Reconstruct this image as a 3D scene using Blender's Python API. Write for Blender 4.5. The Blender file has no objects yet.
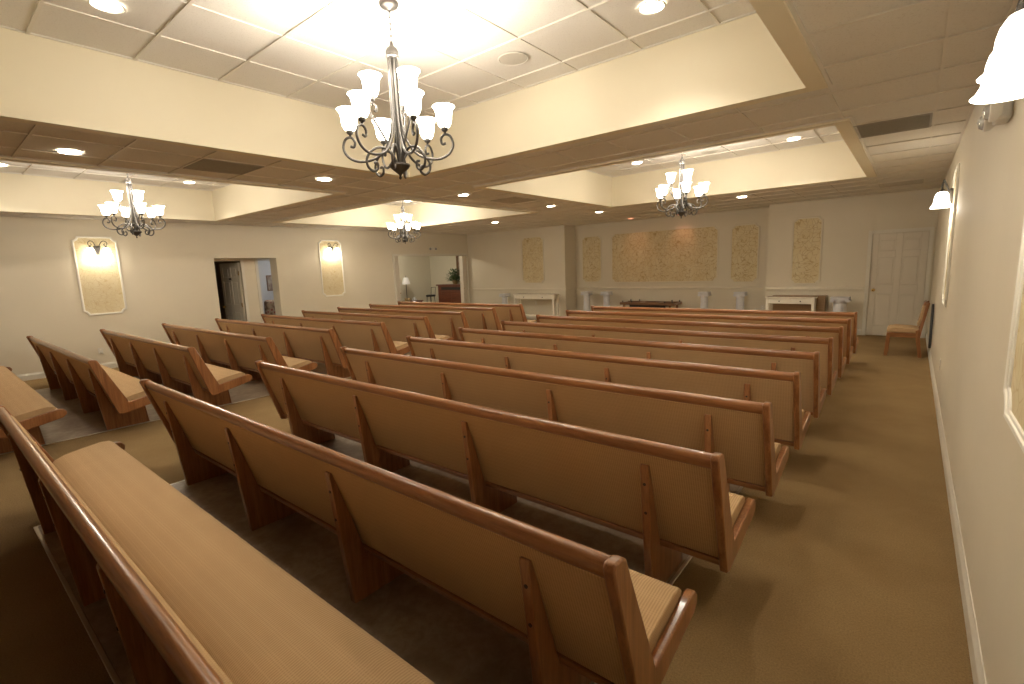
import bpy, bmesh, math, random
from mathutils import Vector, Matrix
random.seed(7)
C = bpy.context.scene.collection
PI = math.pi

# ------------------------------------------------------------------ camera, world, exposure
cam = bpy.data.cameras.new('camera'); cam.sensor_width = 36.0; cam.sensor_fit = 'HORIZONTAL'
cam.lens = 487.024 * 36 / 1024; cam.clip_start = 0.05; cam.clip_end = 60
co = bpy.data.objects.new('camera', cam); C.objects.link(co)
Rv = Vector((0.77562515, 0.63013613, -0.03652516)); Uv = Vector((-0.06739993, 0.14021969, 0.98782371)); Fv = Vector((-0.62758496, 0.76371912, -0.15122905))
M = Matrix((Rv, Uv, -Fv)).transposed().to_4x4(); M.translation = Vector((0, 0, 1.649)); co.matrix_world = M
bpy.context.scene.camera = co
w = bpy.data.worlds.new('world'); bpy.context.scene.world = w; w.use_nodes = True
w.node_tree.nodes['Background'].inputs[0].default_value = (0.02, 0.02, 0.025, 1); w.node_tree.nodes['Background'].inputs[1].default_value = 0.2
vs = bpy.context.scene.view_settings
vs.view_transform = 'Standard'; vs.look = 'None'; vs.gamma = 1.0; vs.use_curve_mapping = False; vs.exposure = 0.13
WARM = (1.0, 0.92, 0.79)
E_BULB = 7.0       # watts, chandelier bulb at each shade mouth
E_SHADE = 20.0      # emission of lit glass
E_DOWN = 30.0      # recessed lights
E_SCONCE = 1.9

# ------------------------------------------------------------------ room dimensions (metres)
WL, WR, YB0, YF, YB = -11.93, 0.306, -1.6, 12.30, 12.89
BXR, BXL = -2.56, -7.97
HS, HT = 2.81, 3.371
TRAYS = [(-4.865, -0.65, 0.30, 4.062), (-4.823, -0.622, 5.39, 9.241), (-10.667, -6.456, 5.24, 8.65), (-10.94, -6.563, 0.30, 4.062)]
BAND = 0.115

# ------------------------------------------------------------------ material helpers
def mat(name, col, rough=0.6, metal=0.0, spec=0.5):
    m = bpy.data.materials.new(name); m.use_nodes = True
    b = m.node_tree.nodes['Principled BSDF']
    b.inputs['Base Color'].default_value = (*col, 1); b.inputs['Roughness'].default_value = rough
    b.inputs['Metallic'].default_value = metal; b.inputs['Specular IOR Level'].default_value = spec
    return m, m.node_tree, b
def coords(nt, scale=(1, 1, 1), kind='Object'):
    t = nt.nodes.new('ShaderNodeTexCoord'); mp = nt.nodes.new('ShaderNodeMapping'); mp.inputs['Scale'].default_value = scale
    nt.links.new(t.outputs[kind], mp.inputs['Vector']); return mp.outputs['Vector']
def noise(nt, vec, scale, detail=4, rough=0.55, dist=0.0):
    n = nt.nodes.new('ShaderNodeTexNoise'); n.inputs['Scale'].default_value = scale; n.inputs['Detail'].default_value = detail
    n.inputs['Roughness'].default_value = rough; n.inputs['Distortion'].default_value = dist
    nt.links.new(vec, n.inputs['Vector']); return n.outputs['Fac']
def ramp(nt, fac, stops):
    r = nt.nodes.new('ShaderNodeValToRGB'); e = r.color_ramp.elements
    while len(e) < len(stops): e.new(0.5)
    for el, (p, c) in zip(e, stops): el.position = p; el.color = (*c, 1)
    nt.links.new(fac, r.inputs['Fac']); return r.outputs['Color']
def bump(nt, b, fac, strength=0.2, dist=0.01):
    n = nt.nodes.new('ShaderNodeBump'); n.inputs['Strength'].default_value = strength; n.inputs['Distance'].default_value = dist
    nt.links.new(fac, n.inputs['Height']); nt.links.new(n.outputs['Normal'], b.inputs['Normal'])
def mixc(nt, fac, a, b, mode='MIX'):
    n = nt.nodes.new('ShaderNodeMix'); n.data_type = 'RGBA'; n.blend_type = mode
    for s, v in ((n.inputs[0], fac), (n.inputs[6], a), (n.inputs[7], b)):
        if isinstance(v, (int, float)): s.default_value = v
        elif isinstance(v, tuple): s.default_value = (*v, 1)
        else: nt.links.new(v, s)
    return n.outputs[2]

def noisy(name, c1, c2, scale, rough=0.6, bs=0.0, bscale=None, detail=4, spec=0.5, mscale=(1, 1, 1)):
    m, nt, b = mat(name, c1, rough, spec=spec); v = coords(nt, mscale)
    nt.links.new(ramp(nt, noise(nt, v, scale, detail), [(0.35, c1), (0.65, c2)]), b.inputs['Base Color'])
    if bs: bump(nt, b, noise(nt, v, bscale or scale, 3), bs, 0.004)
    return m
M_WALL = noisy('wall_paint', (0.72, 0.655, 0.52), (0.745, 0.68, 0.54), 1.3, 0.62, 0.12, 260)
M_TRAYWALL = noisy('tray_paint', (0.80, 0.73, 0.56), (0.82, 0.75, 0.58), 1.0, 0.65, 0.1, 240)
M_TRIM = noisy('white_trim_paint', (0.74, 0.70, 0.60), (0.77, 0.73, 0.63), 3, 0.42)
M_FRAMEW = noisy('white_moulding_paint', (0.86, 0.83, 0.74), (0.88, 0.85, 0.77), 3, 0.45)
M_DOOR = noisy('door_paint', (0.72, 0.66, 0.55), (0.74, 0.68, 0.57), 2, 0.4)
M_GRID = noisy('grid_paint', (0.74, 0.70, 0.63), (0.76, 0.72, 0.65), 3, 0.6)
# ceiling tile: pale mineral fibre with fine dark fissures
M_TILE, nt, b = mat('ceiling_tile', (0.74, 0.71, 0.64), 0.9)
v = coords(nt); f1 = noise(nt, v, 90, 5, 0.7)
base = ramp(nt, noise(nt, v, 0.9, 2), [(0.3, (0.75, 0.72, 0.665)), (0.7, (0.79, 0.76, 0.705))])
nt.links.new(mixc(nt, ramp(nt, f1, [(0.36, (0.4,) * 3), (0.44, (0,) * 3)]), base, (0.48, 0.43, 0.36)), b.inputs['Base Color']); bump(nt, b, f1, 0.3, 0.003)
# carpet
M_CARPET, nt, b = mat('carpet', (0.2, 0.14, 0.06), 0.97, spec=0.15)
v = coords(nt); c1 = ramp(nt, noise(nt, v, 1.4, 4, 0.6), [(0.3, (0.30, 0.195, 0.088)), (0.7, (0.38, 0.258, 0.122))])
f = noise(nt, v, 120, 5, 0.8)
nt.links.new(mixc(nt, ramp(nt, f, [(0.3, (0.55,) * 3), (0.6, (0,) * 3)]), c1, (0.12, 0.075, 0.028)), b.inputs['Base Color']); bump(nt, b, f, 0.7, 0.01)
# stone-look vinyl under the pews
M_VINYL, nt, b = mat('vinyl', (0.3, 0.24, 0.17), 0.38)
v = coords(nt); a = noise(nt, v, 2.6, 7, 0.65, 0.6); g = noise(nt, v, 14, 6, 0.7, 0.4)
ca = ramp(nt, a, [(0.3, (0.20, 0.145, 0.085)), (0.5, (0.34, 0.265, 0.19)), (0.7, (0.44, 0.37, 0.28))])
nt.links.new(mixc(nt, ramp(nt, g, [(0.35, (0.6,) * 3), (0.6, (0,) * 3)]), ca, (0.19, 0.14, 0.09)), b.inputs['Base Color'])
def wood(name, along, dark, light, rough=0.3, fine=1.0):
    m, nt, b = mat(name, light, rough); sc = [26 * fine] * 3; sc['xyz'.index(along)] = 1.6 * fine
    v = coords(nt, tuple(sc)); n1 = noise(nt, v, 1.0, 6, 0.62, 0.5); n2 = noise(nt, v, 4.5, 4, 0.7)
    c = ramp(nt, n1, [(0.32, dark), (0.5, tuple((x + y) / 2 for x, y in zip(dark, light))), (0.66, light)])
    nt.links.new(mixc(nt, ramp(nt, n2, [(0.32, (0.5,) * 3), (0.5, (0,) * 3)]), c, tuple(x * 0.6 for x in dark)), b.inputs['Base Color'])
    b.inputs['Coat Weight'].default_value = 0.5; b.inputs['Coat Roughness'].default_value = 0.10
    return m
OD, OL = (0.22, 0.082, 0.026), (0.40, 0.175, 0.065)
M_OAKX = wood('oak_lengthwise', 'x', OD, OL); M_OAKZ = wood('oak_upright', 'z', OD, OL); M_OAKY = wood('oak_crosswise', 'y', OD, OL)
M_CHERRY = wood('cherry_wood', 'x', (0.10, 0.022, 0.010), (0.20, 0.055, 0.022)); M_BROWN = wood('brown_wood', 'x', (0.12, 0.055, 0.022), (0.24, 0.12, 0.05), 0.45)
M_TAN = wood('tan_board', 'x', (0.30, 0.18, 0.085), (0.38, 0.24, 0.12), 0.55)
def fabric(name, c1, c2):
    m, nt, b = mat(name, c1, 0.88, spec=0.2); v = coords(nt)
    ws = []
    for d, s in (('X', 30), ('Y', 30), ('Z', 30)):
        wv = nt.nodes.new('ShaderNodeTexWave'); wv.bands_direction = d; wv.inputs['Scale'].default_value = s; wv.inputs['Distortion'].default_value = 0.4
        nt.links.new(v, wv.inputs['Vector']); ws.append(wv.outputs['Fac'])
    def mul(a, c):
        k = nt.nodes.new('ShaderNodeMath'); k.operation = 'MULTIPLY'; nt.links.new(a, k.inputs[0]); nt.links.new(c, k.inputs[1]); return k.outputs[0]
    def mx(a, c):
        k = nt.nodes.new('ShaderNodeMath'); k.operation = 'MAXIMUM'; nt.links.new(a, k.inputs[0]); nt.links.new(c, k.inputs[1]); return k.outputs[0]
    h_ = nt.nodes.new('ShaderNodeMath'); h_.operation = 'MULTIPLY_ADD'; h_.inputs[1].default_value = 0.5; h_.inputs[2].default_value = 0.5; nt.links.new(mx(ws[1], ws[2]), h_.inputs[0])
    p = mul(ws[0], h_.outputs[0])
    base = ramp(nt, noise(nt, v, 3, 3), [(0.3, c1), (0.7, tuple(x * 1.06 for x in c1))])
    nt.links.new(mixc(nt, ramp(nt, p, [(0.25, (0,) * 3), (0.75, (0.5,) * 3)]), base, c2), b.inputs['Base Color'])
    bump(nt, b, p, 0.25, 0.004); return m
M_FAB = fabric('tan_upholstery', (0.56, 0.385, 0.215), (0.36, 0.225, 0.105))
M_IRON, _, _ = mat('dark_iron', (0.085, 0.078, 0.072), 0.45, 0.7)
M_BOLT, _, _ = mat('dark_plug', (0.03, 0.012, 0.006), 0.5)
M_ALU, _, _ = mat('satin_metal_strip', (0.55, 0.50, 0.42), 0.35, 0.8)
M_BRASS, _, _ = mat('brass', (0.75, 0.52, 0.18), 0.25, 1.0)
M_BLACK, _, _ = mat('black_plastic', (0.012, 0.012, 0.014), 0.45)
M_WHITEP, _, _ = mat('white_plastic', (0.72, 0.69, 0.62), 0.4)
M_GREY = noisy('grey_perforated_metal', (0.34, 0.32, 0.27), (0.37, 0.35, 0.29), 40, 0.6)
M_GREYL = noisy('pale_perforated_metal', (0.54, 0.50, 0.43), (0.57, 0.53, 0.46), 40, 0.6)
M_PLASTER = noisy('white_plaster', (0.66, 0.66, 0.68), (0.72, 0.72, 0.74), 5, 0.6)
M_TABLEW = noisy('ivory_table_paint', (0.85, 0.79, 0.66), (0.88, 0.82, 0.69), 3, 0.45)
M_CLEAR, _, b = mat('clear_lens', (0.9, 0.9, 0.88), 0.1); b.inputs['Transmission Weight'].default_value = 0.7
M_LINEN, _, _ = mat('white_linen', (0.8, 0.8, 0.82), 0.8)
M_WICKER = noisy('wicker', (0.22, 0.15, 0.07), (0.38, 0.28, 0.14), 60, 0.8, 0.5, 80)
M_LEAF = noisy('leaf_green', (0.03, 0.075, 0.02), (0.07, 0.14, 0.04), 12, 0.6)
M_ROOMW = noisy('side_room_paint', (0.66, 0.62, 0.50), (0.68, 0.64, 0.52), 1.5, 0.7)
M_ROOMB = noisy('cool_side_room_paint', (0.60, 0.60, 0.60), (0.63, 0.63, 0.63), 1.5, 0.7)
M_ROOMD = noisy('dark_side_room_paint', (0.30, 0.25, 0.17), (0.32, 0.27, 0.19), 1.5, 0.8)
M_PIC = noisy('framed_print', (0.45, 0.38, 0.28), (0.25, 0.16, 0.12), 9, 0.6)
M_FLORAL, nt, b = mat('floral_fabric', (0.5, 0.4, 0.3), 0.9)
v = coords(nt); vo = nt.nodes.new('ShaderNodeTexVoronoi'); vo.inputs['Scale'].default_value = 9; nt.links.new(v, vo.inputs['Vector'])
nt.links.new(ramp(nt, vo.outputs['Distance'], [(0.2, (0.32, 0.10, 0.07)), (0.4, (0.50, 0.38, 0.26)), (0.8, (0.22, 0.13, 0.08))]), b.inputs['Base Color'])
# wallpaper: pale gold ground with meandering brown vein lines
def wallpaper(name, g1, g2, ln, sc=10.5):
    m, nt, b = mat(name, g1, 0.75); v = coords(nt)
    n = nt.nodes.new('ShaderNodeTexNoise'); n.inputs['Scale'].default_value = 3.0; nt.links.new(v, n.inputs['Vector'])
    ad = nt.nodes.new('ShaderNodeVectorMath'); ad.operation = 'MULTIPLY_ADD'; ad.inputs[1].default_value = (0.35,) * 3
    nt.links.new(n.outputs['Color'], ad.inputs[0]); nt.links.new(v, ad.inputs[2])
    vo = nt.nodes.new('ShaderNodeTexVoronoi'); vo.feature = 'DISTANCE_TO_EDGE'; vo.inputs['Scale'].default_value = sc; nt.links.new(ad.outputs[0], vo.inputs['Vector'])
    base = ramp(nt, noise(nt, v, 4.5, 5, 0.6), [(0.35, g1), (0.65, g2)])
    l = ramp(nt, vo.outputs['Distance'], [(0.012, (0.75,) * 3), (0.07, (0,) * 3)])
    k = nt.nodes.new('ShaderNodeMath'); k.operation = 'MULTIPLY'; nt.links.new(l, k.inputs[0])
    nt.links.new(ramp(nt, noise(nt, v, 11, 3), [(0.34, (0.15,) * 3), (0.52, (1,) * 3)]), k.inputs[1])
    nt.links.new(mixc(nt, k.outputs[0], base, ln), b.inputs['Base Color']); return m
M_PAPER = wallpaper('gold_veined_wallpaper', (0.68, 0.56, 0.32), (0.74, 0.65, 0.43), (0.42, 0.27, 0.10))
M_PAPERL = wallpaper('pale_veined_wallpaper', (0.70, 0.59, 0.36), (0.75, 0.66, 0.45), (0.58, 0.44, 0.22), 15)
def emis(name, col, st, base=(0.9, 0.88, 0.84)):
    m, nt, b = mat(name, base, 0.4); b.inputs['Emission Color'].default_value = (*col, 1); b.inputs['Emission Strength'].default_value = st; return m
M_SHADE = emis('lit_frosted_glass', (1.0, 0.90, 0.73), E_SHADE); M_LENS = emis('lit_downlight_lens', (1.0, 0.90, 0.74), 30.0)
M_SSHADE = emis('lit_frosted_glass_sconce', (1.0, 0.90, 0.73), 8.0)
M_LENSR = emis('lit_rose_lens', (1.0, 0.36, 0.22), 2.6)

# ------------------------------------------------------------------ mesh helpers
class MB:
    def __init__(s): s.bm = bmesh.new()
    def box(s, x0, x1, y0, y1, z0, z1):
        vs_ = [s.bm.verts.new(p) for p in ((x0, y0, z0), (x1, y0, z0), (x1, y1, z0), (x0, y1, z0), (x0, y0, z1), (x1, y0, z1), (x1, y1, z1), (x0, y1, z1))]
        for f in ((3, 2, 1, 0), (4, 5, 6, 7), (0, 1, 5, 4), (1, 2, 6, 5), (2, 3, 7, 6), (3, 0, 4, 7)): s.bm.faces.new([vs_[i] for i in f])
        return s
    def prism(s, poly, a0, a1, axis='x'):
        def P(u, v_, t): return {'x': (t, u, v_), 'y': (u, t, v_), 'z': (u, v_, t)}[axis]
        A = [s.bm.verts.new(P(u, v_, a0)) for u, v_ in poly]; B = [s.bm.verts.new(P(u, v_, a1)) for u, v_ in poly]
        n = len(poly); s.bm.faces.new(A[::-1]); s.bm.faces.new(B)
        for i in range(n): s.bm.faces.new((A[i], A[(i + 1) % n], B[(i + 1) % n], B[i]))
        return s
    def ring(s, outer, inner, a0, a1, axis='x'):
        def P(u, v_, t): return {'x': (t, u, v_), 'y': (u, t, v_), 'z': (u, v_, t)}[axis]
        n = len(outer); L = [[s.bm.verts.new(P(u, v_, t)) for u, v_ in poly] for poly in (outer, inner) for t in (a0, a1)]
        o0, o1, i0, i1 = L
        for i in range(n):
            j = (i + 1) % n
            for q in ((o0[i], o0[j], o1[j], o1[i]), (i1[i], i1[j], i0[j], i0[i]), (o1[i], o1[j], i1[j], i1[i]), (i0[i], i0[j], o0[j], o0[i])): s.bm.faces.new(q)
        return s
    def tube(s, pts, r, seg=8, closed=False, flat=1.0):
        pts = [Vector(p) for p in pts]; n = len(pts); rings = []; up = None
        for i, p in enumerate(pts):
            if closed: t = pts[(i + 1) % n] - pts[i - 1]
            else: t = pts[min(i + 1, n - 1)] - pts[max(i - 1, 0)]
            t.normalize()
            if up is None: up = Vector((0, 0, 1)) if abs(t.z) < 0.9 else Vector((1, 0, 0))
            a = t.cross(up); a.normalize(); bb = a.cross(t); bb.normalize(); up = bb
            rr = r[i] if isinstance(r, (list, tuple)) else r
            rings.append([s.bm.verts.new(p + a * rr * flat * math.cos(2 * PI * k / seg) + bb * rr * math.sin(2 * PI * k / seg)) for k in range(seg)])
        for i in range(n if closed else n - 1):
            A, B = rings[i], rings[(i + 1) % n]
            for k in range(seg): s.bm.faces.new((A[k], A[(k + 1) % seg], B[(k + 1) % seg], B[k]))
        if not closed: s.bm.faces.new(rings[0][::-1]); s.bm.faces.new(rings[-1])
        return s
    def lathe(s, prof, c=(0, 0, 0), seg=24, mod=None):
        rings = []
        for i, (r, z) in enumerate(prof):
            rings.append([s.bm.verts.new((c[0] + max(r, 1e-4) * (mod(2 * PI * k / seg, i) if mod else 1) * math.cos(2 * PI * k / seg), c[1] + max(r, 1e-4) * (mod(2 * PI * k / seg, i) if mod else 1) * math.sin(2 * PI * k / seg), c[2] + z)) for k in range(seg)])
        for A, B in zip(rings, rings[1:]):
            for k in range(seg): s.bm.faces.new((A[k], A[(k + 1) % seg], B[(k + 1) % seg], B[k]))
        s.bm.faces.new(rings[0][::-1]); s.bm.faces.new(rings[-1])
        return s
    def xf(s, m): bmesh.ops.transform(s.bm, matrix=m, verts=s.bm.verts); return s
    def build(s, name, m, parent=None, smooth=False, bevel=0, seg=2):
        bmesh.ops.recalc_face_normals(s.bm, faces=s.bm.faces)
        me = bpy.data.meshes.new(name); s.bm.to_mesh(me); s.bm.free(); me.materials.append(m)
        o = bpy.data.objects.new(name, me); C.objects.link(o)
        if parent: o.parent = parent
        if smooth:
            for p in me.polygons: p.use_smooth = True
            try: me.set_sharp_from_angle(angle=math.radians(40))
            except Exception: pass
        if bevel:
            b_ = o.modifiers.new('bevel', 'BEVEL'); b_.width = bevel; b_.segments = seg; b_.limit_method = 'ANGLE'; b_.angle_limit = math.radians(40)
            for p in me.polygons: p.use_smooth = True
            try: me.set_sharp_from_angle(angle=math.radians(35))
            except Exception: pass
        return o
def tag(o, label, cat, group=None):
    o['label'] = label; o['category'] = cat
    if group: o['group'] = group
    return o
def thing(name, label, cat, loc=(0, 0, 0), rz=0, group=None):
    o = bpy.data.objects.new(name, None); o.empty_display_size = 0.1; C.objects.link(o); o.location = loc; o.rotation_euler = (0, 0, rz)
    return tag(o, label, cat, group)
def struct(o): o['kind'] = 'structure'; return o
def sempty(name, loc=(0, 0, 0), rz=0):
    o = bpy.data.objects.new(name, None); C.objects.link(o); o.location = loc; o.rotation_euler = (0, 0, rz); return struct(o)
def copy_tree(o, parent=None):
    c = o.copy(); C.objects.link(c)
    if parent: c.parent = parent
    for ch in list(o.children): copy_tree(ch, c)
    return c
def smoothpath(pts, n=6):
    out = []; P = [Vector(p) for p in pts]; P = [P[0] * 2 - P[1]] + P + [P[-1] * 2 - P[-2]]
    for i in range(1, len(P) - 2):
        for k in range(n):
            t = k / n; a, b_, c, d = P[i - 1:i + 3]
            out.append(0.5 * ((2 * b_) + (c - a) * t + (2 * a - 5 * b_ + 4 * c - d) * t * t + (3 * b_ - a - 3 * c + d) * t ** 3))
    return out + [P[-2]]
def light(name, kind, energy, loc, parent=None, col=WARM, size=0.05, **k):
    l = bpy.data.lights.new(name, kind); l.energy = energy; l.color = col
    if kind != 'AREA': l.shadow_soft_size = size
    for a_, b_ in k.items(): setattr(l, a_, b_)
    o = bpy.data.objects.new(name, l); C.objects.link(o); o.location = loc
    if parent: o.parent = parent
    return o

# ------------------------------------------------------------------ floor
struct(MB().box(-16.2, WR, YB0, 14.5, -0.10, 0).build('floor', M_CARPET))
VY0, VY1 = 0.325, 9.15
for x0, x1 in ((-4.55, -0.87), (-10.62, -6.89)):
    struct(MB().box(x0, x1, VY0, VY1, 0.0, 0.004).build('floor', M_VINYL))
k = 0
for x0, x1 in ((-4.55, -0.87), (-10.62, -6.89)):
    for b_ in ((x0 - 0.012, x1 + 0.012, VY0 - 0.022, VY0), (x0 - 0.02, x0, VY0, VY1), (x1, x1 + 0.02, VY0, VY1), (x0 - 0.012, x1 + 0.012, VY1, VY1 + 0.022)):
        k += 1; struct(MB().box(*b_, 0.0, 0.008).build('trim_%d' % k, M_ALU, bevel=0.003))

# ------------------------------------------------------------------ walls
T = 0.12
AY0, AY1, AH = 4.30, 5.67, 2.085           # alcove opening in the left wall
CY0, CY1, CH = 9.17, 12.20, 2.11           # wide opening
m = MB()
TOP = 3.5
m.box(WL - T, WL, YB0, AY0, 0, TOP).box(WL - T, WL, AY0, AY1, AH, TOP).box(WL - T, WL, AY1, CY0, 0, TOP).box(WL - T, WL, CY0, CY1, CH, TOP).box(WL - T, WL, CY1, YB, 0, TOP)
struct(m.build('wall_left', M_WALL))
struct(MB().box(WR, WR + T, YB0 - T, YB + T, 0, TOP).build('wall_right', M_WALL))
struct(MB().box(WL - T, WR, YB0 - T, YB0, 0, TOP).build('wall_back', M_BROWN))  # unseen behind the camera; dark wood chosen to cut bounce light
DX0, DX1, DH = -0.66, 0.205, 2.045         # door in the front wall
m = MB().box(BXL, BXR, YB, YB + T, 0, TOP).box(WL, BXL, YF, YB + T, 0, TOP)
m.box(BXR, DX0 - 0.01, YF, YB + T, 0, TOP).box(DX1 + 0.01, WR, YF, YB + T, 0, TOP).box(DX0 - 0.01, DX1 + 0.01, YF, YB + T, DH + 0.01, TOP).box(DX0 - 0.01, DX1 + 0.01, YF + 0.12, YB + T, 0, DH + 0.01)
struct(m.build('wall_front', M_WALL))

# baseboards
BB = [(0, 0), (0.016, 0), (0.016, 0.085), (0.008, 0.105), (0.004, 0.12), (0, 0.12)]
def bb_y(name, x, s, y0, y1): struct(MB().prism([(x + s * a, z) for a, z in BB], y0, y1, 'y').build(name, M_TRIM))
def bb_x(name, y, x0, x1): struct(MB().prism([(y - a, z) for a, z in BB], x0, x1, 'x').build(name, M_TRIM))
bb_y('baseboard_left', WL, 1, YB0, AY0); bb_y('baseboard_left', WL, 1, AY1, CY0 - 0.07); bb_y('baseboard_right', WR, -1, YB0, YF)
bb_x('baseboard_front', YF, WL, BXL); bb_x('baseboard_front', YB, BXL, BXR); bb_x('baseboard_front', YF, BXR, DX0 - 0.08)
# chair rail across the front walls
CR = [(0, 0.90), (0.008, 0.90), (0.014, 0.925), (0.022, 0.94), (0.022, 0.955), (0.01, 0.975), (0, 0.99)]
M_RAIL = M_WALL
struct(MB().prism([(YF - a, z) for a, z in CR], WL, BXL + 0.02, 'x').build('trim_11', M_RAIL))
struct(MB().prism([(YB - a, z) for a, z in CR], BXL, BXR, 'x').build('trim_12', M_RAIL))
struct(MB().prism([(YF - a, z) for a, z in CR], BXR - 0.02, DX0 - 0.08, 'x').build('trim_13', M_RAIL))
struct(MB().prism([(BXL + a, z) for a, z in CR], YF - 0.02, YB, 'y').build('trim_14', M_RAIL))
struct(MB().prism([(BXR - a, z) for a, z in CR], YF - 0.02, YB, 'y').build('trim_15', M_RAIL))

# ------------------------------------------------------------------ ceiling
def inside(x, y, g): return any(a - g < x < b_ + g and c - g < y < d + g for a, b_, c, d in TRAYS)
def soffit(g, z, name, mt, only_band=False):
    xs = sorted({WL, WR} | {a - BAND for a, *_ in TRAYS} | {t[1] + BAND for t in TRAYS} | {t[0] for t in TRAYS} | {t[1] for t in TRAYS})
    ys = sorted({YB0, YB} | {t[2] - BAND for t in TRAYS} | {t[3] + BAND for t in TRAYS} | {t[2] for t in TRAYS} | {t[3] for t in TRAYS})
    m = MB()
    for x0, x1 in zip(xs, xs[1:]):
        for y0, y1 in zip(ys, ys[1:]):
            cx, cy = (x0 + x1) / 2, (y0 + y1) / 2
            if only_band:
                if inside(cx, cy, BAND) and not inside(cx, cy, 0): m.box(x0, x1, y0, y1, z, z + 0.05)
            elif not inside(cx, cy, BAND): m.box(x0, x1, y0, y1, z, z + 0.05)
    return struct(m.build(name, mt))
soffit(BAND, HS + 0.008, 'ceiling', M_TILE)
soffit(0, HS - 0.018, 'ceiling', M_TRAYWALL, True)
GX = [-0.55 - 0.61 * i for i in range(-1, 19)]; GY = [0.76 + 0.608 * i for i in range(-4, 21)]
m = MB(); hw = 0.0075
def clipline(fixed, lo, hi, alongx):
    cuts = []
    for a, b_, c, d in TRAYS:
        a -= BAND; b_ += BAND; c -= BAND; d += BAND
        if alongx:
            if c < fixed < d: cuts.append((a, b_))
        elif a < fixed < b_: cuts.append((c, d))
    cuts.sort(); out = []; p = lo
    for a, b_ in cuts:
        if a > p: out.append((p, a))
        p = max(p, b_)
    if p < hi: out.append((p, hi))
    return out
for gx in GX:
    if WL < gx < WR:
        for a, b_ in clipline(gx, YB0, YB, False): m.box(gx - hw, gx + hw, a, b_, HS, HS + 0.02)
for gy in GY:
    if YB0 < gy < YB:
        for a, b_ in clipline(gy, WL, WR, True): m.box(a, b_, gy - hw * 1.4, gy + hw * 1.4, HS - 0.002, HS + 0.02)
# perimeter angle around each tray band
for a, b_, c, d in TRAYS:
    a -= BAND; b_ += BAND; c -= BAND; d += BAND
    m.ring([(a - 0.022, c - 0.022), (b_ + 0.022, c - 0.022), (b_ + 0.022, d + 0.022), (a - 0.022, d + 0.022)], [(a - 0.001, c - 0.001), (b_ + 0.001, c - 0.001), (b_ + 0.001, d + 0.001), (a - 0.001, d + 0.001)], HS - 0.003, HS + 0.02, 'z')
m.box(WR - 0.022, WR, YB0, YF, HS - 0.001, HS + 0.02).box(WL, WL + 0.022, YB0, YF, HS - 0.001, HS + 0.02)
struct(m.build('trim_16', M_GRID))
for ti, (a, b_, c, d) in enumerate(TRAYS):
    struct(MB().ring([(a - 0.06, c - 0.06), (b_ + 0.06, c - 0.06), (b_ + 0.06, d + 0.06), (a - 0.06, d + 0.06)], [(a, c), (b_, c), (b_, d), (a, d)], HS + 0.0322, HT + 0.06, 'z').build('wall_tray', M_TRAYWALL))
    struct(MB().box(a, b_, c, d, HT + 0.008, HT + 0.05).build('ceiling', M_TILE))
    cx, cy = (a + b_) / 2, (c + d) / 2
    m = MB()
    for i in range(-5, 5):
        gx = cx + 0.305 + 0.61 * i
        if a + 0.03 < gx < b_ - 0.03: m.box(gx - hw, gx + hw, c, d, HT, HT + 0.02)
    for gy in GY:
        if c + 0.03 < gy < d - 0.03: m.box(a, b_, gy - hw * 1.4, gy + hw * 1.4, HT - 0.003, HT + 0.02)
    for q in ((a, a + 0.018, c, d), (b_ - 0.018, b_, c, d), (a, b_, c, c + 0.018), (a, b_, d - 0.018, d)): m.box(*q, HT - 0.001, HT + 0.02)
    struct(m.build('trim_%d' % (17 + ti), M_GRID))
struct(MB().box(WL - T, WR + T, YB0 - T, YB + T, 3.5, 3.6).build('ceiling', M_ROOMD))

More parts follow.
